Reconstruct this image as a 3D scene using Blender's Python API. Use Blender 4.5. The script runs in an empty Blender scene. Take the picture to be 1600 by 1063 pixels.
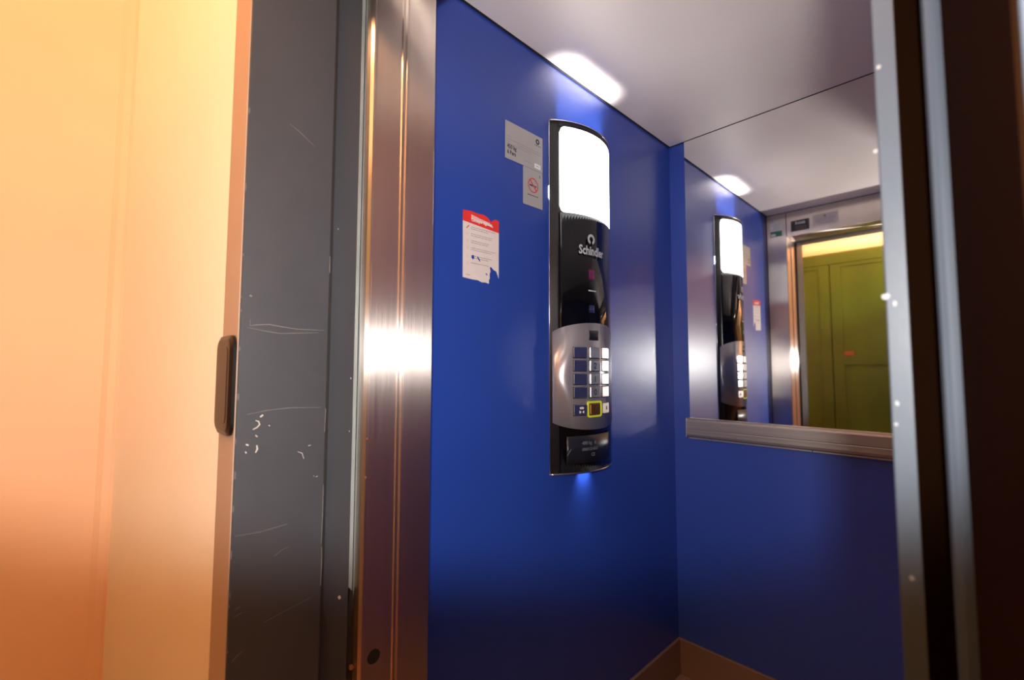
import bpy, bmesh, math, random
from mathutils import Vector, Matrix

# ------------------------------------------------------------------ camera, world, light, exposure
sc = bpy.context.scene
C = sc.collection
YAW, PITCH, ROLL = math.radians(45.77), math.radians(3.62), math.radians(0.13)
CAM = Vector((0.9149, 0.0, 1.2303))
fw = Vector((-math.sin(YAW)*math.cos(PITCH), math.cos(YAW)*math.cos(PITCH), math.sin(PITCH)))
rt0 = Vector((math.cos(YAW), math.sin(YAW), 0))
up0 = rt0.cross(fw)
rt = rt0*math.cos(ROLL) + up0*math.sin(ROLL)
up = -rt0*math.sin(ROLL) + up0*math.cos(ROLL)
cam_d = bpy.data.cameras.new('camera')
cam = bpy.data.objects.new('camera', cam_d)
C.objects.link(cam)
cam.matrix_world = Matrix(((rt.x, up.x, -fw.x, CAM.x), (rt.y, up.y, -fw.y, CAM.y), (rt.z, up.z, -fw.z, CAM.z), (0, 0, 0, 1)))
cam_d.sensor_width = 36.0
cam_d.lens = 713.1/1600*36
cam_d.clip_start = 0.01
cam_d.dof.use_dof = True
cam_d.dof.focus_distance = 1.35
cam_d.dof.aperture_fstop = 4.0
sc.camera = cam

w = bpy.data.worlds.new('world'); sc.world = w; w.use_nodes = True
w.node_tree.nodes['Background'].inputs[0].default_value = (0.9, 0.75, 0.6, 1)
w.node_tree.nodes['Background'].inputs[1].default_value = 0.01
sc.view_settings.view_transform = 'Standard'
sc.view_settings.look = 'None'
sc.view_settings.exposure = 0.0
sc.view_settings.gamma = 1.0
sc.view_settings.use_curve_mapping = False
sc.cycles.max_bounces = 10
sc.cycles.diffuse_bounces = 5
sc.cycles.glossy_bounces = 8
sc.cycles.sample_clamp_indirect = 0.0
sc.cycles.use_guiding = True
sc.cycles.use_surface_guiding = True
sc.cycles.caustics_reflective = True
sc.cycles.blur_glossy = 0.2
sc.cycles.use_denoising = True

FLASH_POWER = 53.0
HALL_EMIT = 76.0
PANEL_EMIT = 4.0
UP_POWER = 0.55
DOWN_POWER = 0.10
SIDE_EMIT = 14.0

# the photographer's pop-up flash: above and a little behind the lens
fl = bpy.data.lights.new('camera_flash', 'SPOT')
fl.energy = FLASH_POWER; fl.color = (1.0, 0.97, 0.94)
fl.shadow_soft_size = 0.028
fl.spot_size = math.radians(164); fl.spot_blend = 0.18
flo = bpy.data.objects.new('camera_flash', fl); C.objects.link(flo)
flo.location = CAM - fw*0.095 + up*0.085
fdir = (fw*math.cos(math.radians(48.5)) + up*math.sin(math.radians(48.5))).normalized()
flo.rotation_euler = fdir.to_track_quat('-Z', 'Y').to_euler()

rnd = random.Random(7)

# ------------------------------------------------------------------ materials
def nt(name):
    m = bpy.data.materials.new(name); m.use_nodes = True
    n = m.node_tree; b = n.nodes['Principled BSDF']
    return m, n, b

def ramp(n, fac, stops):
    r = n.nodes.new('ShaderNodeValToRGB'); r.color_ramp.interpolation = 'LINEAR'
    el = r.color_ramp.elements
    el[0].position = stops[0][0]; el[0].color = (*stops[0][1], 1)
    el[1].position = stops[-1][0]; el[1].color = (*stops[-1][1], 1)
    for p, c in stops[1:-1]:
        e = el.new(p); e.color = (*c, 1)
    n.links.new(fac, r.inputs[0]); return r.outputs[0]

def noise(n, scale=(1, 1, 1), s=5, detail=3, rough=.5):
    tc = n.nodes.new('ShaderNodeTexCoord'); mp = n.nodes.new('ShaderNodeMapping')
    mp.inputs['Scale'].default_value = scale
    n.links.new(tc.outputs['Object'], mp.inputs[0])
    t = n.nodes.new('ShaderNodeTexNoise'); t.inputs['Scale'].default_value = s
    t.inputs['Detail'].default_value = detail; t.inputs['Roughness'].default_value = rough
    n.links.new(mp.outputs[0], t.inputs['Vector']); return t.outputs['Fac']

def mat(name, col, rough=.5, metal=0, var=.06, s=8, scale=(1, 1, 1), bump=0, bs=60, bscale=(1, 1, 1), spec=.5, aniso=0, arot=0, coat=0, rvar=0, axis='Z'):
    m, n, b = nt(name)
    f = noise(n, scale, s)
    lo = tuple(max(0, c*(1-var)) for c in col); hi = tuple(min(1, c*(1+var)) for c in col)
    n.links.new(ramp(n, f, [(.3, lo), (.7, hi)]), b.inputs['Base Color'])
    b.inputs['Roughness'].default_value = rough
    b.inputs['Metallic'].default_value = metal
    b.inputs['Specular IOR Level'].default_value = spec
    b.inputs['Coat Weight'].default_value = coat
    b.inputs['Coat Roughness'].default_value = .05
    if rvar:
        f2 = noise(n, bscale, bs*.4)
        n.links.new(ramp(n, f2, [(.3, (rough-rvar,)*3), (.7, (rough+rvar,)*3)]), b.inputs['Roughness'])
    if aniso:
        b.inputs['Anisotropic'].default_value = aniso
        b.inputs['Anisotropic Rotation'].default_value = arot
        t = n.nodes.new('ShaderNodeTangent'); t.direction_type = 'RADIAL'; t.axis = axis
        n.links.new(t.outputs[0], b.inputs['Tangent'])
    if bump:
        f3 = noise(n, bscale, bs, 4, .6)
        bp = n.nodes.new('ShaderNodeBump'); bp.inputs['Strength'].default_value = bump; bp.inputs['Distance'].default_value = .001
        n.links.new(f3, bp.inputs['Height']); n.links.new(bp.outputs[0], b.inputs['Normal'])
    return m

def emit(name, col, k, base=(.8, .8, .8)):
    m, n, b = nt(name)
    b.inputs['Base Color'].default_value = (*base, 1)
    b.inputs['Emission Color'].default_value = (*col, 1)
    b.inputs['Emission Strength'].default_value = k
    return m

M = {}
M['blue'] = mat('blue_laminate', (.017, .058, .36), .37, var=.05, s=2.5, bump=.04, bs=900, spec=.85)
M['blue'].node_tree.nodes['Principled BSDF'].inputs['IOR'].default_value = 1.52
M['ceiling'] = mat('satin_ceiling_panel', (.92, .82, .76), .48, metal=.15, var=.03, s=2, bscale=(1, 30, 1), bump=.05, bs=60)
M['steel'] = mat('brushed_steel', (.76, .68, .62), .30, metal=1, var=.03, s=3, scale=(14, 14, .4), bump=.008, bs=30, bscale=(40, 40, .4), aniso=1.0, arot=.0, rvar=.02)
M['steel_plate'] = mat('brushed_plate_steel', (.40, .39, .43), .27, metal=.6, var=.04, s=3, scale=(20, 20, .5), bump=.02, bs=40, bscale=(30, 30, .4), aniso=.8, arot=.25)
M['button_steel'] = mat('button_steel', (.70, .69, .68), .30, metal=1, var=.04, s=30)
M['paint_dark'] = mat('dark_grey_enamel', (.050, .053, .061), .50, var=.10, s=5, scale=(1, 1, .5), bump=.12, bs=120, spec=.28, rvar=.06)
M['paint_light'] = mat('light_grey_enamel', (.042, .054, .071), .45, var=.08, s=9, bump=.10, bs=140, spec=.35)
M['paint_shaded'] = mat('shaded_grey_enamel', (.014, .005, .0015), .9, var=.10, s=5, spec=.02)  # dark grey enamel; its shade and warm bounce are put into the colour
M['groove'] = mat('black_brown_groove', (.0030, .0012, .0005), .9, var=.1, s=5, spec=.0)
M['warm_lit_enamel'] = mat('warm_lit_enamel', (.40, .29, .22), .45, var=.05, s=5, bump=.1, bs=100)  # jamb front; the hall lamp's warm light is mixed into this colour
M['bead_paint'] = mat('dull_grey_enamel', (.040, .052, .070), .55, var=.08, s=9, spec=.2)
M['small_chip'] = mat('grey_paint_chip', (.20, .20, .20), .6, var=.1, s=60)
M['leaf_grey'] = mat('pale_grey_door_edge', (.22, .25, .25), .5, var=.2, s=14, scale=(1, 1, .5), bump=.2, bs=150)
M['dark_gap'] = mat('dark_rubber', (.010, .009, .009), .7, var=.3, s=20)
M['black_plastic'] = mat('speckled_black_plastic', (.018, .017, .017), .42, var=.5, s=420, bump=.8, bs=700)
M['black_gloss'] = mat('gloss_black_glass', (.003, .003, .004), .04, var=.1, spec=.22, s=4)
M['chrome'] = mat('chrome_rim', (.85, .84, .84), .16, metal=1, var=.02, s=10)
M['label_dark'] = mat('dark_label_film', (.012, .012, .020), .35, var=.1, s=20)
M['text_grey'] = mat('grey_print', (.55, .57, .60), .5, var=.05, s=20)
M['text_dim'] = mat('dim_grey_print', (.13, .15, .17), .5, var=.1, s=20)
M['text_dark'] = mat('dark_print', (.03, .03, .035), .5, var=.1, s=20)
M['text_faint'] = mat('faint_print', (.24, .22, .22), .6, var=.1, s=20)
M['plate_metal'] = mat('satin_aluminium_plate', (.50, .48, .47), .45, metal=.4, var=.04, s=6, bump=.05, bs=200)
M['white_label'] = mat('white_label', (.78, .78, .78), .6, var=.02, s=8)
M['red_print'] = mat('red_print', (.62, .06, .05), .5, var=.05, s=20)
M['red_header'] = mat('red_paper_header', (.75, .035, .025), .5, var=.06, s=40)
M['paper'] = mat('cream_paper', (.74, .66, .63), .6, var=.03, s=30)
M['pink_print'] = mat('pink_worn_print', (.80, .45, .42), .6, var=.06, s=60)
M['green_print'] = mat('green_sticker', (.02, .20, .10), .5, var=.08, s=30)
M['black_sticker'] = mat('black_sticker', (.02, .018, .02), .4, var=.1, s=30)
M['tan_print'] = mat('tan_print', (.30, .20, .13), .6, var=.1, s=30)
M['mirror'] = mat('mirror_silver', (.93, .93, .92), .03, metal=1, var=.005, s=2)
M['rail'] = mat('brushed_rail_aluminium', (.42, .39, .37), .42, metal=.85, var=.10, s=3, scale=(.5, 20, 30), bump=.15, bs=30, bscale=(.5, 30, 30))
M['baseboard'] = mat('brown_metal_baseboard', (.30, .20, .14), .45, metal=.5, var=.06, s=6)
M['floor_car'] = mat('speckled_rubber_floor', (.20, .13, .09), .6, var=.25, s=90, bump=.3, bs=300)
M['plaster'] = mat('cream_wall_paint', (.84, .71, .54), .55, var=.035, s=3, scale=(1, 1, .6), bump=.25, bs=90, bscale=(1, 1, .12))
M['plaster_side'] = mat('lamp_tinted_plaster', (.68, .41, .235), .7, var=.05, s=2.5, bump=.2, bs=60)  # cream plaster; warm lamp glow and weaker flash put into its colour
M['tile'] = mat('terracotta_floor', (.30, .15, .08), .5, var=.15, s=6)
M['green'] = mat('olive_green_gloss_paint', (.050, .088, .004), .35, var=.22, s=3.5, scale=(1, 1, .5), bump=.25, bs=50, bscale=(1, 1, .2))
M['shadow_gap'] = mat('black_joint', (.012, .010, .012), .8, var=.2, s=20)
M['chip'] = mat('bare_filler_chip', (.48, .45, .42), .6, var=.1, s=60)
M['scratch'] = mat('pale_scratch', (.20, .19, .18), .6, var=.2, s=60)
M['rust'] = mat('rust_stain', (.22, .07, .03), .7, var=.3, s=80)
M['yellow'] = mat('yellow_ring_plastic', (.68, .80, .03), .35, var=.05, s=20)
M['amber'] = mat('bronze_button', (.30, .12, .035), .3, metal=.8, var=.08, s=60)
M['handle'] = mat('dark_bronze_gloss', (.007, .005, .004), .34, metal=.0, spec=.30, var=.2, s=12, bump=.1, bs=60)
M['magenta'] = emit('dim_magenta_readout', (.55, .02, .25), .16, (.02, .0, .01))
M['navy_led'] = emit('dim_blue_readout', (.03, .06, .3), .10, (.0, .0, .02))
M['diffuser'] = emit('white_light_diffuser', (1.0, .99, .95), PANEL_EMIT)
M['side_slot'] = emit('side_light_slot', (.85, .92, 1.0), SIDE_EMIT)
M['hall_globe'] = emit('warm_opal_glass', (1.0, .50, .22), HALL_EMIT)

# ------------------------------------------------------------------ helpers
def link(name, me, parent=None, loc=None):
    o = bpy.data.objects.new(name, me); C.objects.link(o)
    if parent: o.parent = parent
    if loc: o.location = loc
    return o

def tag(o, label=None, cat=None, group=None, kind=None):
    if label: o['label'] = label
    if cat: o['category'] = cat
    if group: o['group'] = group
    if kind: o['kind'] = kind
    return o

def empty(name, loc=(0, 0, 0)):
    o = bpy.data.objects.new(name, None); C.objects.link(o); o.location = loc
    o.empty_display_size = .05
    return o

def mesh(name, verts, faces, m, parent=None, smooth=False, bevel=0, seg=2):
    me = bpy.data.meshes.new(name)
    off = Vector(parent.location) if parent is not None else Vector((0, 0, 0))
    if parent is not None and parent.parent is not None: off = off + Vector(parent.parent.location)
    me.from_pydata([Vector(v)-off for v in verts], [], faces)
    bm = bmesh.new(); bm.from_mesh(me)
    bmesh.ops.recalc_face_normals(bm, faces=bm.faces)
    if bevel:
        bmesh.ops.bevel(bm, geom=list(bm.edges), offset=bevel, segments=seg, affect='EDGES', profile=.5)
    bm.to_mesh(me); bm.free()
    me.materials.append(m)
    if smooth:
        for p in me.polygons: p.use_smooth = True
    return link(name, me, parent)

BOXF = [(0, 3, 2, 1), (4, 5, 6, 7), (0, 1, 5, 4), (1, 2, 6, 5), (2, 3, 7, 6), (3, 0, 4, 7)]
def boxv(a, b):
    (x0, y0, z0), (x1, y1, z1) = a, b
    return [(x0, y0, z0), (x1, y0, z0), (x1, y1, z0), (x0, y1, z0), (x0, y0, z1), (x1, y0, z1), (x1, y1, z1), (x0, y1, z1)]

def boxes(name, bl, m, parent=None, bevel=0, seg=2):
    V, F = [], []
    for a, b in bl:
        k = len(V); V += boxv(a, b); F += [tuple(i+k for i in f) for f in BOXF]
    return mesh(name, V, F, m, parent, bevel=bevel, seg=seg)

def box(name, a, b, m, parent=None, bevel=0, seg=2):
    return boxes(name, [(a, b)], m, parent, bevel, seg)

def prism(name, prof, z0, z1, m, parent=None, smooth=False, axis='z'):
    n = len(prof)
    if axis == 'z':
        V = [(x, y, z0) for x, y in prof]+[(x, y, z1) for x, y in prof]
    else:               # extruded along x, profile is (y, z)
        V = [(z0, y, z) for y, z in prof]+[(z1, y, z) for y, z in prof]
    F = [tuple(range(n)), tuple(range(n, 2*n))]+[(i, (i+1) % n, (i+1) % n+n, i+n) for i in range(n)]
    return mesh(name, V, F, m, parent, smooth)

def plane_map(O, r, u, nrm):
    O, r, u, nrm = map(Vector, (O, r, u, nrm))
    return lambda a, b, d=0: O+r*a+u*b+nrm*d

def slab(name, pts, mp, d0, d1, m, parent=None):       # a thin plate with outline pts on a surface map
    n = len(pts)
    V = [mp(a, b, d0) for a, b in pts]+[mp(a, b, d1) for a, b in pts]
    F = [tuple(range(n)), tuple(range(n, 2*n))]+[(i, (i+1) % n, (i+1) % n+n, i+n) for i in range(n)]
    return mesh(name, V, F, m, parent)

def rect(a0, b0, a1, b1): return [(a0, b0), (a1, b0), (a1, b1), (a0, b1)]

def rrect(a0, b0, a1, b1, r, k=4):
    P = []
    for cx, cy, s in ((a1-r, b1-r, 0), (a0+r, b1-r, 90), (a0+r, b0+r, 180), (a1-r, b0+r, 270)):
        for i in range(k+1):
            t = math.radians(s+90*i/k); P.append((cx+r*math.cos(t), cy+r*math.sin(t)))
    return P

def text(name, s, size, mp, a, b, d, m, parent, align='LEFT', bold=0, sx=1.0):
    cu = bpy.data.curves.new('t', 'FONT'); cu.body = s; cu.size = size; cu.align_x = align; cu.offset = bold
    cu.resolution_u = 2
    o = bpy.data.objects.new('t', cu); C.objects.link(o)
    dg = bpy.context.evaluated_depsgraph_get(); dg.update()
    me = bpy.data.meshes.new_from_object(o.evaluated_get(dg))
    bpy.data.objects.remove(o)
    off = Vector(parent.location)
    if parent.parent is not None: off = off+Vector(parent.parent.location)
    for v in me.vertices:
        v.co = mp(a+v.co.x*sx, b+v.co.y, d)-off
    me.materials.clear(); me.materials.append(m)
    return link(name, me, parent)

def dashes(name, rows, mp, d, m, parent, h=.0016):     # rows: (a0, a1, b); words as short strips
    V, F = [], []
    for a0, a1, b in rows:
        a = a0
        while a < a1:
            l = min(rnd.uniform(.003, .010), a1-a)
            k = len(V)
            V += [mp(a, b, d), mp(a+l, b, d), mp(a+l, b+h, d), mp(a, b+h, d)]
            F.append((k, k+1, k+2, k+3)); a += l+.0012
    return tag(mesh(name, V, F, m, parent), kind='stuff')

def ring(name, ca, cb, r0, r1, mp, d0, d1, m, parent, k=24):
    V, F = [], []
    for i in range(k):
        t = 2*math.pi*i/k; c, s = math.cos(t), math.sin(t)
        V += [mp(ca+r1*c, cb+r1*s, d0), mp(ca+r1*c, cb+r1*s, d1), mp(ca+r0*c, cb+r0*s, d1), mp(ca+r0*c, cb+r0*s, d0)]
    for i in range(k):
        a, b = 4*i, 4*((i+1) % k)
        F += [(a, b, b+1, a+1), (a+1, b+1, b+2, a+2), (a+2, b+2, b+3, a+3)]
    return mesh(name, V, F, m, parent)

def disc(ca, cb, r, k=20): return [(ca+r*math.cos(2*math.pi*i/k), cb+r*math.sin(2*math.pi*i/k)) for i in range(k)]

# dimensions of the lift car
H, YB, YF, XR = 2.2, 1.8494, .549, .975

# ------------------------------------------------------------------ setting: lift car shell
def S(o): o['kind'] = 'structure'; return o
S(box('wall_left', (-.02, YF, 0), (0, YB+.02, H+.04), M['blue']))
S(box('wall_back', (0, YB, 0), (XR, YB+.02, H+.04), M['blue']))
S(box('wall_right', (XR, YF, 0), (XR+.02, YB+.02, H+.04), M['blue']))
S(box('floor', (-.02, .16, -.03), (XR+.02, YB+.02, 0), M['floor_car']))
S(box('ceiling', (.007, YF, H), (XR-.007, YB-.007, H+.02), M['ceiling']))
S(boxes('trim_1', [((0, YF, H-.0012), (.0068, YB-.007, H+.02)), ((XR-.007, YF, H+.004), (XR, YB, H+.02)), ((0, YB-.0068, H-.0012), (XR, YB, H+.02)),
                   ((-.02, YF, H+.04), (XR+.02, YB+.02, H+.05))], M['shadow_gap']))
def base(name, a, b, t, hor):
    if hor: P = [(YB, 0), (YB-t, 0), (YB-t, .1345), (YB-t+.003, .137), (YB, .137)]; return S(prism(name, P, 0.0, XR, M['baseboard'], axis='x'))
S(box('baseboard_left', (0, YF, 0), (.012, YB-.012, .137), M['baseboard'], bevel=.0025))
S(box('baseboard_back', (0, YB-.012, 0), (XR, YB, .137), M['baseboard'], bevel=.0025))
S(box('baseboard_right', (XR-.012, YF, 0), (XR, YB-.012, .137), M['baseboard'], bevel=.0025))

# car doorway in brushed steel
d1 = empty('door_1', (.49, .47, 0)); S(d1)
Pl = [(-.02, .421), (.090, .421), (.090, .398), (.109, .398), (.1145, .4025), (.1145, .4055), (.1125, .408), (.1125, .4635), (.1150, .4655), (.1150, .4675), (.1095, .4705),
      (.1095, .4735), (.1130, .4765), (.1130, .4785), (.111, .481), (.111, .546), (.108, YF), (-.02, YF)]
dp = prism('door_post', Pl, 0, H+.02, M['steel'], d1)
mpj = plane_map((.1126, 0, 0), (0, 1, 0), (0, 0, 1), (1, 0, 0))
slab('fixing_hole', disc(.4280, .7022, .0128), mpj, -.0005, .0004, M['dark_gap'], dp)
for (a, b, r) in ((.4035, 1.03, .0022), (.4055, 1.10, .0018), (.4045, 1.235, .0012)):
    slab('rust_spot', [(a+r*rnd.uniform(.6, 1.3)*math.cos(t*.9), b+r*rnd.uniform(.8, 1.6)*math.sin(t*.9)) for t in range(7)], mpj, .0018, .0022, M['rust'], dp)
box('door_post', (.866, .449, 0), (XR+.02, YF, H+.02), M['steel'], d1, bevel=.001)
box('door_header', (.111, .398, 2.045), (.864, YF-.0004, H+.02), M['steel'], d1, bevel=.001)
box('header_joint', (.1105, YF-.001, 2.045), (.1135, YF+.0004, H), M['shadow_gap'], d1)
box('header_joint', (.002, YF-.001, H-.004), (XR-.002, YF+.0004, H+.001), M['shadow_gap'], d1)
box('corner_joint', (0, YF-.001, 0), (.004, YF+.0006, H), M['shadow_gap'], d1)
# retracted sliding leaf seen edge-on in the gap
dl = box('door_leaf', (.055, .3855, .808), (.0860, .3965, 2.10), M['leaf_grey'], d1, bevel=.0008)
box('door_leaf', (.050, .3985, .70), (.0850, .4200, 2.10), M['leaf_grey'], d1, bevel=.0008)
box('door_track', (.09, .3290, 2.050), (.864, .3975, H+.02), M['dark_gap'], d1)
box('gap_seal', (.02, .3965, 0), (.0845, .3985, 2.2), M['dark_gap'], d1)
box('leaf_bracket', (.06, .3835, 0), (.092, .3975, .800), M['dark_gap'], d1, bevel=.001)
mesh('bracket_tongue', [(.085, .384, .79), (.096, .384, .79), (.096, .396, .80), (.085, .396, .80), (.087, .388, .830), (.094, .388, .830), (.094, .394, .822), (.087, .394, .822)],
     BOXF, M['dark_gap'], d1)
for z in (.690, .655, .63):
    pm = plane_map((.093, .3935, z), (0, 1, 0), (0, 0, 1), (1, 0, 0))
    slab('bracket_bolt', disc(0, 0, .0042, 8), pm, -.001, .004, M['rust'], d1)

# landing doorway, grey enamel
d2 = empty('door_2', (.49, .28, 0)); S(d2)
jl = prism('door_jamb', [(.014, .190), (.109, .190), (.111, .1915), (.111, .3275), (.110, .3286), (.100, .3286), (.100, .3815), (.098, .3830), (.014, .3830)], 0, 2.10, M['paint_dark'], d2)
fr = box('jamb_front_strip', (.0135, .1885, 0), (.1095, .1902, 2.10), M['warm_lit_enamel'], d2, bevel=.0006)
tag(fr, 'front face of the jamb, tinted tan for warm lamp light')
box('door_head', (.014, .190, 2.062), (.93, .3280, 2.16), M['paint_dark'], d2, bevel=.002)
box('rubber_seal', (.1003, .3280, 0), (.1108, .3320, 2.10), M['dark_gap'], d2)
# scratches and chips on the left jamb
mpd = plane_map((.1111, 0, 0), (0, 1, 0), (0, 0, 1), (1, 0, 0))
def strip(pts, w, mp, name, m, parent):
    V, F = [], []
    for i, (a, b) in enumerate(pts):
        j0, j1 = max(0, i-1), min(len(pts)-1, i+1)
        dx, dy = pts[j1][0]-pts[j0][0], pts[j1][1]-pts[j0][1]; L = math.hypot(dx, dy) or 1
        ww = w*(.35+.65*math.sin(math.pi*(i+.5)/len(pts)))
        nx, ny = -dy/L*ww/2, dx/L*ww/2
        V += [mp(a+nx, b+ny, .0002), mp(a-nx, b-ny, .0002)]
    for i in range(len(pts)-1): F.append((2*i, 2*i+1, 2*i+3, 2*i+2))
    return mesh(name, V, F, m, parent)
SCR = [([(.2045, 1.3075), (.2045, 1.2975), (.215, 1.2995), (.232, 1.3015), (.25, 1.2990), (.275, 1.2965), (.3225, 1.2970)], .0009, 'scratch'),
       ([(.201, 1.2945), (.225, 1.2905), (.25, 1.2875), (.28, 1.2900), (.312, 1.2925)], .0006, 'scratch'),
       ([(.205, 1.158), (.235, 1.163), (.27, 1.165), (.320, 1.1625)], .0006, 'scratch'),
       ([(.195, .975), (.23, .973), (.27, .976)], .0006, 'scratch'),
       ([(.253, 1.646), (.27, 1.638), (.288, 1.626), (.296, 1.621)], .0006, 'scratch'),
       ([(.198, .865), (.206, .868)], .0010, 'scratch'), ([(.197, .855), (.209, .858)], .0007, 'scratch'),
       ([(.197, .790), (.205, .797), (.212, .801)], .0010, 'scratch'), ([(.24, .832), (.27, .838), (.312, .846)], .0006, 'scratch'),
       ([(.252, .93), (.262, .936), (.275, .939)], .0005, 'scratch'), ([(.3265, .93), (.3275, .98), (.3275, 1.03)], .0010, 'scratch'),
       ([(.3275, .86), (.328, .90), (.3275, .925)], .0012, 'scratch'), ([(.327, 1.12), (.3278, 1.16)], .0010, 'scratch'), ([(.328, 1.40), (.3280, 1.43)], .0010, 'scratch'),
       ([(.224, 1.153), (.228, 1.156)], .0030, 'chip'), ([(.2175, 1.1480), (.222, 1.1460), (.2235, 1.1410), (.220, 1.1370), (.214, 1.1340)], .0020, 'chip'),
       ([(.2205, 1.1090), (.2215, 1.1030), (.219, 1.0975)], .0024, 'chip'), ([(.205, 1.112), (.209, 1.110)], .0026, 'chip'),
       ([(.218, 1.125), (.221, 1.122)], .0018, 'chip'), ([(.205, 1.101), (.206, 1.098)], .0020, 'chip'),
       ([(.283, 1.091), (.290, 1.088), (.2935, 1.078)], .0010, 'chip'), ([(.300, 1.099), (.304, 1.0995)], .0014, 'chip'),
       ([(.237, 1.139), (.2385, 1.1375)], .0018, 'chip'), ([(.3595, .832), (.3625, .8265)], .0052, 'chip'),
       ([(.372, 1.214), (.3725, 1.211)], .0020, 'chip'), ([(.3715, 1.118), (.372, 1.116)], .0018, 'chip'), ([(.341, 1.484), (.3415, 1.482)], .0016, 'chip'),
       ([(.2025, 1.346), (.2055, 1.344)], .0030, 'scratch'), ([(.314, 1.045), (.3175, 1.0455)], .0012, 'chip'), ([(.31, 1.0465), (.3115, 1.047)], .0012, 'chip')]
for pts, wd, k in SCR:
    o = strip(pts, wd, mpd, 'scratch_mark' if k == 'scratch' else 'paint_chip', M[k], jl)
# worn corner edge of that jamb
V, F = [], []
z = .6
while z < 1.9:
    l = rnd.uniform(.003, .014); wv = rnd.uniform(-.0012, .0003)
    k = len(V); V += [(.1104, .1908, z), (.1112, .1924+wv, z+l*.1), (.1112, .1924+wv, z+l), (.1104, .1908, z+l)]
    F.append((k, k+1, k+2, k+3)); z += l+rnd.uniform(.005, .08 if z < 1.36 else .25)
tag(mesh('worn_edge', V, F, M['small_chip'], jl), kind='stuff')

# right side of the two doorways, close to the lens
box('door_jamb', (.8660, .4440, 0), (.8874, .4488, 2.10), M['paint_light'], d2, bevel=.0012)
box('gap_seal', (.8800, .4400, 0), (.9000, .4475, 2.10), M['groove'], d2)
prism('jamb_bead', [(.8955, .4440), (.8958, .4235), (.8975, .4200), (.9010, .4190), (.9060, .4200), (.9060, .4440)], 0, 2.10, M['bead_paint'], d2)
prism('jamb_reveal', [(.9060, .4440), (.9060, .4195), (.9300, .2735), (.9315, .2715), (.99, .2715), (.99, .4440)], 0, 2.10, M['paint_shaded'], d2)
box('jamb_front_strip', (.9318, .2680, 0), (1.03, .2714, 2.16), M['paint_light'], d2, bevel=.0012)
mpa = plane_map((0, .4440, 0), (1, 0, 0), (0, 0, 1), (0, -1, 0))
for (a, b, r) in ((.8690, 1.4665, .0018), (.8665, 1.2860, .0024), (.8715, 1.2805, .0020), (.8700, 1.205, .0016), (.8690, 1.19, .0014), (.8735, 1.08, .0016), (.8650, 1.40, .0016), (.8725, .825, .0018), (.8662, 1.62, .0013)):
    slab('paint_chip', [(a+r*rnd.uniform(.6, 1.2)*math.cos(t*.9), b+r*rnd.uniform(.7, 1.6)*math.sin(t*.9)) for t in range(7)], mpa, -.0002, .0003, M['small_chip'], d2)

# landing
S(boxes('wall_landing_front', [((1.03, .272, 0), (1.9, .37, 2.7)), ((.0135, .200, 2.16), (1.03, .37, 2.7))], M['plaster']))
S(prism('wall_landing_door_side', [(.0135, .196), (-.4280, .0835), (-.4300, .37), (.0135, .37)], 0, 2.7, M['plaster']))
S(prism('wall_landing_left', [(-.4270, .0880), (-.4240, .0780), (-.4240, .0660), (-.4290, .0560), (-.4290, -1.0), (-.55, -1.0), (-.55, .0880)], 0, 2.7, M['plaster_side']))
S(box('wall_landing_right', (1.75, -1.0, 0), (1.9, .272, 2.7), M['plaster']))
S(box('wall_landing_back', (-.55, -1.02, 0), (1.9, -.94, 2.7), M['plaster']))
S(box('floor_landing', (-.55, -1.02, -.03), (1.9, .16, 0), M['tile']))
S(box('ceiling_landing', (-.55, -1.02, 2.7), (1.9, .37, 2.74), M['plaster']))

# ------------------------------------------------------------------ the control panel on the left wall
PR, PA, PYC = .245, math.radians(41.7), 1.212
PCX = -PR*math.cos(PA)
def arc(a, z, d=0):            # a = arc length from the panel's middle (towards the back wall), z height, d off the face
    t = a/PR
    return Vector((PCX+(PR+d)*math.cos(t), PYC+(PR+d)*math.sin(t), z))
def deg(p): return math.radians(p)*PR
cp = empty('lift_control_panel', (0, PYC, .91))
tag(cp, 'tall black bow-fronted lift control panel with light and steel keypad on blue wall', 'control panel')
def arcsolid(name, p0, p1, z0, z1, d0, d1, m, parent, k=28, zf=None, smooth=True):
    V, F = [], []
    for i in range(k+1):
        p = deg(p0+(p1-p0)*i/k)
        a0, a1 = (z0, z1) if zf is None else zf(p0+(p1-p0)*i/k)
        V += [arc(p, a0, d1), arc(p, a1, d1), arc(p, a1, d0), arc(p, a0, d0)]
    for i in range(k):
        a, b = 4*i, 4*i+4
        F += [(a, b, b+1, a+1), (a+1, b+1, b+2, a+2), (a+2, b+2, b+3, a+3), (a+3, b+3, b, a)]
    F += [(0, 1, 2, 3), tuple(4*k+i for i in (0, 1, 2, 3))]
    o = mesh(name, V, F, m, parent)
    for pl in o.data.polygons: pl.use_smooth = smooth and abs(pl.normal.z) < .5
    return o
ZB, ZT = .912, 2.014
prof = [(.0, arc(deg(-41.7), 0).y)]+[tuple(arc(deg(-41.0+82*i/30), 0, -.002)[:2]) for i in range(31)]+[(.0, arc(deg(41.7), 0).y)]
prism('housing', prof, ZB+.004, ZT-.004, M['black_plastic'], cp)
arcsolid('side_cheek', -41.4, -34.6, ZB+.004, ZT-.004, -.002, .0004, M['black_plastic'], cp, 6)
arcsolid('side_cheek', 34.6, 41.4, ZB+.004, ZT-.004, -.002, .0004, M['black_plastic'], cp, 6)
arcsolid('front_glass', -34.5, 34.5, ZB+.006, 1.716, -.002, .0006, M['black_gloss'], cp)
arcsolid('front_glass', -34.5, 34.5, 1.996, ZT-.004, -.002, .0006, M['black_plastic'], cp)
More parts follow.
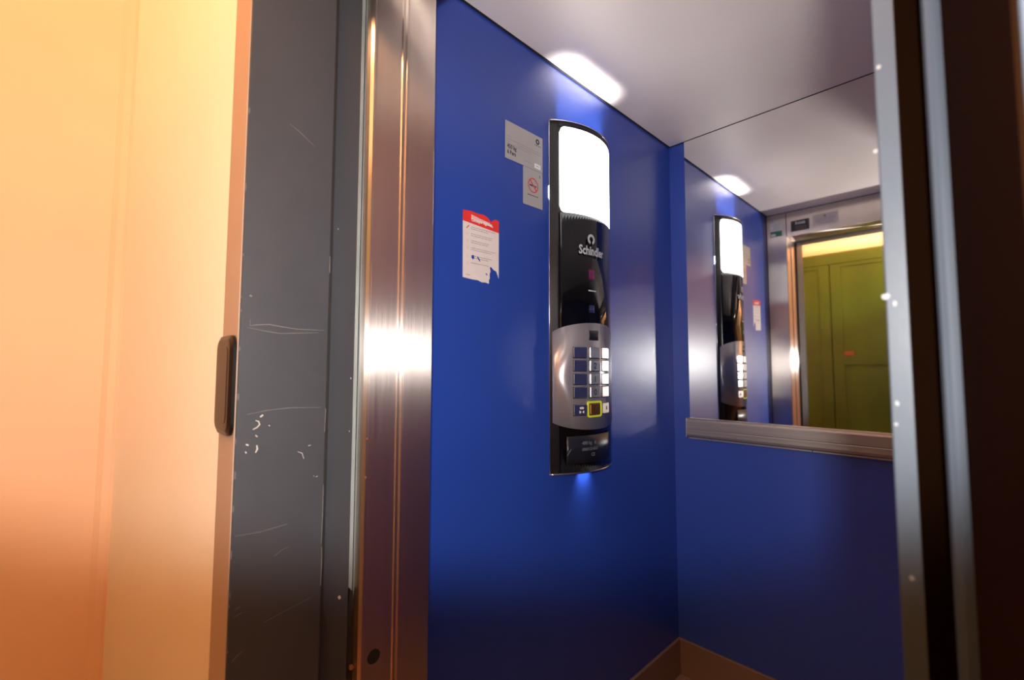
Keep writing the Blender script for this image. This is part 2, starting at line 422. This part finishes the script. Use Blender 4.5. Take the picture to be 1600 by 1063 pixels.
# lit diffuser with rounded corners
def dz(p):
    e = max(0, abs(p)-29.5)/4.3
    c = .020*(1-math.sqrt(max(0, 1-e*e)))
    return 1.7185+c, 1.994-c
arcsolid('light_diffuser', -33.8, 33.8, 0, 0, -.001, .0008, M['diffuser'], cp, 48, dz)
# chrome end rims and side beads
for z0, z1 in ((ZB, ZB+.004), (ZT-.004, ZT)):
    arcsolid('chrome_rim', -41.6, 41.6, z0, z1, -.004, .0012, M['chrome'], cp, 32)
for p in (-41.7, 41.2):
    arcsolid('side_bead', p, p+.5, ZB+.004, ZT-.004, -.001, .0010, M['chrome'], cp, 2)
# end caps that let the lamp shine up and down the wall
def capshape(y0, y1, x0, x1): return [(x0, y0), (x1, y0+.035), (x1, y1-.035), (x0, y1)]
sl = prism('light_slot', capshape(1.07, 1.354, .004, .034), ZT-.003, ZT+.0006, M['white_label'], cp)
sl = prism('light_slot', capshape(1.10, 1.324, .004, .030), ZB-.0006, ZB+.003, M['white_label'], cp)
def area(name, loc, sx, sy, e, col, direction, spread):
    l = bpy.data.lights.new(name, 'AREA'); l.shape = 'RECTANGLE'; l.size = sx; l.size_y = sy; l.energy = e; l.color = col; l.spread = math.radians(spread)
    o = bpy.data.objects.new(name, l); C.objects.link(o); o.parent = cp
    o.location = Vector(loc)-Vector(cp.location)
    o.rotation_euler = Vector(direction).to_track_quat('-Z', 'Y').to_euler()
    return o
a = area('uplight', (.018, 1.212, ZT+.002), .026, .25, UP_POWER, (1, .98, .95), (0, 0, 1), 50)
a = area('downlight', (.012, 1.215, ZB-.002), .018, .06, DOWN_POWER, (.85, .92, 1), (0, 0, -1), 90)
box('side_light_slot', (.0003, 1.0478, 1.760), (.0018, 1.0489, 1.800), M['side_slot'], cp)
box('side_light_slot', (.0003, 1.3751, 1.760), (.0018, 1.3762, 1.800), M['side_slot'], cp)

# steel keypad plate with bowed top and bottom edges
def pz(p):
    q = (p+1)/39.0
    c = 1-math.sqrt(max(0, 1-(q*.93)**2))
    return 1.042+.044*c, 1.376-.054*c
arcsolid('keypad_plate', -39.6, 38.6, 0, 0, .0004, .0022, M['steel_plate'], cp, 48, pz)
def arcmap(a, b, d=0): return arc(a, b, d)
def tess_rect(name, a0, b0, a1, b1, d0, d1, m, parent, r=.003, inset=.0008):
    P = rrect(a0, b0, a1, b1, r, 3); P2 = rrect(a0+inset, b0+inset, a1-inset, b1-inset, max(r-inset, .0005), 3)
    n = len(P)
    V = [arcmap(a, b, d0) for a, b in P]+[arcmap(a, b, d1-inset) for a, b in P]+[arcmap(a, b, d1) for a, b in P2]
    F = [(i, (i+1) % n, (i+1) % n+n, i+n) for i in range(n)]+[(i+n, (i+1) % n+n, (i+1) % n+2*n, i+2*n) for i in range(n)]+[tuple(range(2*n, 3*n))]
    return mesh(name, V, F, m, parent)
arcsolid('display_window', -9.9, .4, 1.321, 1.352, .0020, .0026, M['label_dark'], cp, 8)
cols = [(-24.0, -12.9), (-9.9, .8), (4.0, 14.4)]
rows = [(1.2650, 1.2980), (1.2245, 1.2570), (1.1830, 1.2155), (1.1420, 1.1745), (1.0890, 1.1215)]
numer = {(1, 1): '2', (2, 1): '1', (3, 1): '0'}
for i, (b0, b1) in enumerate(rows):
    for j, (p0, p1) in enumerate(cols):
        amber = (i, j) == (4, 1)
        a0, a1 = deg(p0), deg(p1)
        arcsolid('button_recess', p0-.35, p1+.35, b0-.0022, b1+.0010, .0021, .0024, M['dark_gap'], cp, 8)
        bt = tess_rect('button', a0, b0, a1, b1, .0022, .0062, M['amber'] if amber else M['button_steel'], cp, .002, .0010)
        if amber: tag(bt, 'bronze entrance floor button')
        ac = (a0+a1)/2+.003; bc = (b0+b1)/2
        if (i, j) in numer:
            text('numeral', numer[(i, j)], .027, arcmap, ac-.003, bc-.0095, .0064, M['text_dark'], bt, 'CENTER', .0006)
            for q in range(3): slab('braille_dot', disc(ac+.011, bc-.006+q*.006, .0011, 6), arcmap, .006, .0068, M['text_dark'], bt)
        elif amber:
            text('numeral', 'P', .020, arcmap, ac-.001, bc-.007, .0064, M['text_dark'], bt, 'CENTER', .0006)
            slab('braille_dot', disc(ac+.008, bc-.001, .0022, 8), arcmap, .006, .0068, M['text_dark'], bt)
        elif (i, j) == (4, 0):
            for sx in (-1, 1):
                for (u0, u1) in ((.002, .008),):
                    slab('door_arrow', [(ac+sx*u0, bc+.010), (ac+sx*u1, bc+.0055), (ac+sx*u0, bc+.001)], arcmap, .0063, .0067, M['white_label'], bt)
                    slab('door_arrow', [(ac+sx*u1, bc-.002), (ac+sx*u0, bc-.0065), (ac+sx*u1, bc-.011)], arcmap, .0063, .0067, M['white_label'], bt)
        elif (i, j) == (4, 2):
            slab('bell_symbol', [(ac-.006, bc-.004), (ac-.004, bc+.001), (ac-.003, bc+.006), (ac, bc+.008), (ac+.003, bc+.006), (ac+.004, bc+.001), (ac+.006, bc-.004), (ac+.0015, bc-.004), (ac, bc-.007), (ac-.0015, bc-.004)],
                 arcmap, .0063, .0067, M['text_dark'], bt)
# yellow ring
ra0, rb0, ra1, rb1 = deg(-12.6), 1.0805, deg(3.2), 1.1300
Po = rrect(ra0, rb0, ra1, rb1, .009, 6); Pi = rrect(ra0+.0058, rb0+.0058, ra1-.0058, rb1-.0058, .004, 6)
n_ = len(Po)
V = [arcmap(a, b, .002) for a, b in Po]+[arcmap(a, b, .0052) for a, b in Po]+[arcmap(a, b, .0052) for a, b in Pi]+[arcmap(a, b, .002) for a, b in Pi]
F = []
for r_ in range(3): F += [(r_*n_+i, r_*n_+(i+1) % n_, (r_+1)*n_+(i+1) % n_, (r_+1)*n_+i) for i in range(n_)]
mesh('yellow_button_ring', V, F, M['yellow'], cp)
# printed glass front
text('brand_lettering', 'Schindler', .040, arcmap, deg(-18.6), 1.5935, .0011, M['text_grey'], cp, 'LEFT', .0011, .78)
ring('brand_emblem', deg(-6.5), 1.6445, .0085, .0165, arcmap, .0009, .0012, M['text_grey'], cp)
slab('emblem_notch', [(deg(-6.5)-.0045, 1.628), (deg(-6.5)+.0045, 1.628), (deg(-6.5)+.0025, 1.641), (deg(-6.5)-.0025, 1.641)], arcmap, .0010, .0014, M['black_gloss'], cp)
arcsolid('floor_readout', -9.2, -3.6, 1.515, 1.546, .0005, .0009, M['magenta'], cp, 6)
arcsolid('status_readout', -9.2, -3.6, 1.408, 1.432, .0005, .0009, M['navy_led'], cp, 6)
dashes('small_print', [(deg(-10), deg(-1.5), 1.4760)], arcmap, .0011, M['text_grey'], cp, .0045)
# dark label at the foot
lb = empty('x'); bpy.data.objects.remove(lb)
arcsolid('foot_label', -29.5, 16.5, .944, 1.026, .0006, .0011, M['label_dark'], cp, 24)
text('foot_print', '480 kg   6', .0145, arcmap, deg(-17), .9985, .0014, M['text_dim'], cp, 'LEFT', .0003)
text('foot_print', '00001234567', .0125, arcmap, deg(-17), .9800, .0014, M['text_dim'], cp, 'LEFT', .0003)
text('foot_print', 'CE', .014, arcmap, deg(-8.5), .9620, .0014, M['text_dim'], cp, 'LEFT', .0003)
strip([(deg(-29), .969), (deg(-26), .988)], .0022, lambda a, b, d=0: arcmap(a, b, .0014), 'corner_print', M['text_dim'], cp)
strip([(deg(13.5), 1.018), (deg(15.5), .998)], .0022, lambda a, b, d=0: arcmap(a, b, .0014), 'corner_print', M['text_dim'], cp)

# ------------------------------------------------------------------ plates and notice on the left wall
mw = plane_map((0, 0, 0), (0, 1, 0), (0, 0, 1), (1, 0, 0))
pe = empty('capacity_plate', (0, .94, 1.829))
tag(pe, 'wide grey metal load plate reading 450 kg on blue wall left of panel', 'plate', 'metal plates beside the control panel')
slab('plate', rrect(.8612, 1.828, 1.0180, 1.9385, .001, 1), mw, 0.0001, .0015, M['plate_metal'], pe)
text('load_lettering', '450 kg', .0170, mw, .8685, 1.8600, .0017, M['text_dark'], pe, 'LEFT', .0005, .80)
text('load_lettering', '6 Pers', .0170, mw, .8685, 1.8430, .0017, M['text_dark'], pe, 'LEFT', .0005, .80)
ring('emblem', .9960, 1.9200, .0038, .0085, mw, .0016, .0018, M['text_dark'], pe)
dashes('printed_text', [(.982, 1.010, 1.9065)], mw, .0017, M['text_dark'], pe, .0020)
dashes('printed_text', [(.869, .884, 1.8945), (.869, 1.010, 1.8860), (.869, .878, 1.8790), (.905, 1.010, 1.8790), (.869, .97, 1.8720), (.940, .972, 1.8435)], mw, .0017, M['text_faint'], pe, .0011)
slab('serial_label', rect(.9820, 1.8355, 1.0090, 1.8500), mw, .0014, .0018, M['white_label'], pe)
dashes('printed_text', [(.990, 1.003, 1.8420)], mw, .0019, M['text_faint'], pe, .0020)

ps = empty('no_smoking_plate', (0, .975, 1.714))
tag(ps, 'small grey no smoking plate with red circle under the load plate', 'plate', 'metal plates beside the control panel')
slab('plate', rrect(.9338, 1.7140, 1.0180, 1.8272, .001, 1), mw, .0001, .0013, M['plate_metal'], ps)
ring('prohibition_ring', .9765, 1.7790, .0190, .0225, mw, .0014, .0016, M['red_print'], ps, 28)
strip([(.9625, 1.7940), (.9905, 1.7640)], .0060, lambda a, b, d=0: mw(a, b, .0018), 'prohibition_bar', M['red_print'], ps)
slab('cigarette', rect(.9610, 1.7755, .9840, 1.7800), mw, .0014, .0017, M['text_dark'], ps)
slab('cigarette', rect(.9855, 1.7755, .9910, 1.7800), mw, .0014, .0017, M['text_dark'], ps)
strip([(.983, 1.784), (.987, 1.788), (.984, 1.792), (.988, 1.796)], .0020, lambda a, b, d=0: mw(a, b, .0017), 'smoke_symbol', M['text_faint'], ps)
text('corner_lettering', 'S', .010, mw, 1.0035, 1.8100, .0015, M['text_dark'], ps, 'LEFT', .0004)
dashes('printed_text', [(.953, .998, 1.7460)], mw, .0015, M['text_dark'], ps, .0024)

no = empty('instruction_notice', (0, .775, 1.464))
tag(no, 'torn cream paper notice with red header and small text on blue wall', 'notice')
out = [(.7140, 1.4645), (.745, 1.4625), (.765, 1.4630), (.778, 1.4590), (.790, 1.4605), (.8030, 1.4585), (.8030, 1.4690), (.8060, 1.4720), (.8055, 1.4850), (.8085, 1.4930),
       (.8060, 1.5040), (.8110, 1.5055), (.8200, 1.4985), (.8300, 1.4960), (.8385, 1.4775), (.8385, 1.6180), (.7128, 1.6180)]
slab('paper', out, mw, .0001, .0006, M['paper'], no)
hd = [(.7128, 1.6120), (.8385, 1.6040), (.8385, 1.6370), (.8260, 1.6400), (.8150, 1.6345), (.8090, 1.6275), (.8045, 1.6330), (.7950, 1.6400), (.7800, 1.6430), (.7600, 1.6410), (.7400, 1.6430), (.7128, 1.6400)]
slab('red_header', hd, mw, .0002, .0009, M['red_header'], no)
slab('worn_patch', [(.7400, 1.6215), (.7900, 1.6185), (.8160, 1.6135), (.8160, 1.6180), (.8000, 1.6255), (.7700, 1.6290), (.7400, 1.6340)], mw, .0008, .0010, M['pink_print'], no)
text('header_lettering', 'Consejos digitales', .0125, mw, .7400, 1.6165, .0012, M['white_label'], no, 'LEFT', .0003, .80)
RW = [1.598, 1.580, 1.562, 1.543, 1.522, 1.503]
rws = []
for i, b in enumerate(RW):
    rws += [(.740, .826-.012*(i % 3), b+.002), (.740, .80+.012*(i % 2), b-.003)]
rws = rws[:-1]
dashes('printed_text', rws+[(.724, .738, 1.4725)], mw, .0008, M['text_faint'], no, .0013)
strip([(.7245, 1.5945), (.7330, 1.6035)], .0030, lambda a, b, d=0: mw(a, b, .0009), 'pictogram', M['red_print'], no)
for i, b in enumerate(RW[1:]):
    ring('pictogram', .7290, b+.001, .0024, .0036, mw, .0007, .0008, M['pink_print'], no, 12)
for P in ([(.7420, 1.5240), (.7460, 1.5275), (.7500, 1.5265), (.7510, 1.5200), (.7470, 1.5150), (.7425, 1.5190)], [(.7605, 1.5250), (.7640, 1.5255), (.7700, 1.5190), (.7720, 1.5130), (.7680, 1.5150), (.7640, 1.5200)],
          [(.7900, 1.4850), (.7935, 1.4860), (.7980, 1.4810), (.7950, 1.4800)]):
    slab('torn_hole', P, mw, .0007, .0010, M['blue'], no)

# ------------------------------------------------------------------ mirror and rail on the back wall
mi = box('wall_mirror', (.0700, YB-.0045, 1.010), (.9050, YB-.0002, H-.002), M['mirror'])
tag(mi, 'large frameless mirror covering the upper back wall of the lift car', 'mirror')
ra = empty('mirror_rail', (.487, YB, .955))
tag(ra, 'grey aluminium rail below the mirror on the blue back wall', 'rail')
prism('rail_body', [(YB-.0003, .956), (YB-.024, .956), (YB-.0285, .960), (YB-.0300, .968), (YB-.0300, .985), (YB-.0290, .9865), (YB-.0290, .9885), (YB-.0300, .990), (YB-.0300, 1.022), (YB-.0275, 1.029), (YB-.0240, 1.0315), (YB-.005, 1.0315), (YB-.0003, 1.0315)],
      .066, .909, M['rail'], ra, axis='x')
box('end_cap', (.0625, YB-.0305, .9555), (.0662, YB-.0003, 1.032), M['rail'], ra, bevel=.0008)
box('end_cap', (.9088, YB-.0305, .9555), (.9120, YB-.0003, 1.032), M['rail'], ra, bevel=.0008)
for x0, x1 in ((.070, .158), (.1605, .50), (.5025, .905)):
    box('lower_lip', (x0, YB-.020, .9495), (x1, YB-.0003, .9558), M['rail'], ra, bevel=.0006)

# ------------------------------------------------------------------ stickers over the door, seen in the mirror
mf = plane_map((0, YF, 0), (-1, 0, 0), (0, 0, 1), (0, 1, 0))
st = empty('certificate_sticker', (.054, YF, 2.056))
tag(st, 'white sticker with green lower band on steel corner post in mirror', 'sticker', 'stickers above the door')
slab('label', rect(-.0885, 2.058, -.0225, 2.147), mf, .0002, .0008, M['white_label'], st)
slab('green_band', rect(-.0885, 2.058, -.0225, 2.093), mf, .0006, .0011, M['green_print'], st)
slab('white_field', rect(-.052, 2.062, -.026, 2.078), mf, .0010, .0013, M['white_label'], st)
dashes('printed_text', [(-.082, -.045, 2.136), (-.082, -.035, 2.126), (-.078, -.040, 2.116), (-.082, -.030, 2.105)], mf, .0010, M['text_faint'], st, .003)
sb = empty('black_sticker', (.186, YF, 2.071))
tag(sb, 'black rectangular sticker with white lettering over the door in mirror', 'sticker', 'stickers above the door')
slab('label', rect(-.2345, 2.0715, -.1375, 2.1365), mf, .0002, .0008, M['black_sticker'], sb)
text('sticker_lettering', 'sxod', .026, mf, -.214, 2.1120, .0010, M['white_label'], sb, 'LEFT', .0010, 1.05)
dashes('printed_text', [(-.220, -.160, 2.096), (-.220, -.155, 2.088), (-.220, -.165, 2.080)], mf, .0010, M['tan_print'], sb, .003)
sw = empty('white_sticker', (.313, YF, 2.078))
tag(sw, 'pale sticker with round emblem right of the black one in mirror', 'sticker', 'stickers above the door')
slab('label', rect(-.3765, 2.0775, -.2500, 2.1460), mf, .0002, .0008, M['paper'], sw)
ring('emblem', -.313, 2.132, .002, .0055, mf, .0008, .0010, M['text_dark'], sw, 16)
dashes('printed_text', [(-.36, -.27, 2.118), (-.365, -.262, 2.108), (-.35, -.27, 2.098), (-.36, -.28, 2.088)], mf, .0010, M['text_faint'], sw, .0022)

# ------------------------------------------------------------------ call station on the jamb
mh = plane_map((0, .1885, 0), (1, 0, 0), (0, 0, 1), (0, -1, 0))
ch = empty('call_station', (.063, .1885, 1.127))
tag(ch, 'dark oblong call station with rounded ends on tan jamb strip', 'call station')
def loftslab(name, levels, mp, m, parent):
    V, F = [], []; n = len(levels[0][0])
    for pts, d in levels: V += [mp(a, b, d) for a, b in pts]
    for r_ in range(len(levels)-1): F += [(r_*n+i, r_*n+(i+1) % n, (r_+1)*n+(i+1) % n, (r_+1)*n+i) for i in range(n)]
    F += [tuple(range(n)), tuple(range((len(levels)-1)*n, len(levels)*n))]
    return mesh(name, V, F, m, parent)
loftslab('housing', [(rrect(.010, 1.1245, .1085, 1.2825, .020, 6), 0.0), (rrect(.010, 1.1245, .1085, 1.2825, .020, 6), .0050), (rrect(.018, 1.1320, .1010, 1.2755, .016, 6), .0085), (rrect(.026, 1.1400, .0950, 1.2680, .012, 6), .0090)], mh, M['handle'], ch)
loftslab('face_plate', [(rrect(.036, 1.1430, .0930, 1.2650, .010, 5), .0088), (rrect(.037, 1.1440, .0920, 1.2640, .010, 5), .0096)], mh, M['handle'], ch)

# ------------------------------------------------------------------ green double door cupboard across the landing
gc = empty('green_cupboard', (.05, -.9, 0))
tag(gc, 'olive green painted double-door cupboard across the landing, seen in the mirror', 'cupboard')
GY = -.90
box('carcass', (-.425, -.938, 0), (.76, GY-.026, 2.215), M['green'], gc)
box('cornice', (-.425, -.938, 2.120), (.78, GY+.004, 2.216), M['green'], gc, bevel=.003)
def leaf(x0, x1, plate):
    d = boxes('cupboard_door', [((x0, GY-.026, .02), (x1, GY-.008, 2.118))], M['green'], gc, bevel=.001)
    sw_ = .075
    for a, b in (((x0, GY-.009, .02), (x0+sw_, GY, 2.118)), ((x1-sw_, GY-.009, .02), (x1, GY, 2.118))):
        box('stile', a, b, M['green'], d, bevel=.0015)
    for z0, z1 in ((2.088, 2.118), (1.27, 1.345), (.02, .14)):
        box('rail', (x0+sw_, GY-.009, z0), (x1-sw_, GY-.0002, z1), M['green'], d, bevel=.0015)
    if plate: box('lock_plate', (x0+.076, GY-.0004, 1.346), (x0+.142, GY+.003, 1.382), M['rust'], d, bevel=.0006)
    return d
leaf(-.42, .046, False)
leaf(.054, .72, True)

# ------------------------------------------------------------------ landing ceiling lamp
lm = empty('landing_ceiling_lamp', (.45, -.46, 2.7))
tag(lm, 'round warm opal lamp on the landing ceiling outside the lift', 'lamp')
def lathe(name, prof, cx, cy, m, parent, k=24):
    V, F = [], []
    for r_, z_ in prof:
        for i in range(k):
            t = 2*math.pi*i/k; V.append((cx+r_*math.cos(t), cy+r_*math.sin(t), z_))
    for j in range(len(prof)-1):
        for i in range(k): F.append((j*k+i, j*k+(i+1) % k, (j+1)*k+(i+1) % k, (j+1)*k+i))
    F += [tuple(range(k)), tuple(range((len(prof)-1)*k, len(prof)*k))]
    return mesh(name, V, F, m, parent, smooth=True)
lathe('lamp_base', [(.09, 2.7), (.09, 2.68), (.075, 2.67)], .45, -.46, M['plate_metal'], lm)
lathe('lamp_globe', [(.07, 2.669), (.10, 2.65), (.115, 2.61), (.105, 2.56), (.07, 2.525), (.02, 2.51)], .45, -.46, M['hall_globe'], lm)
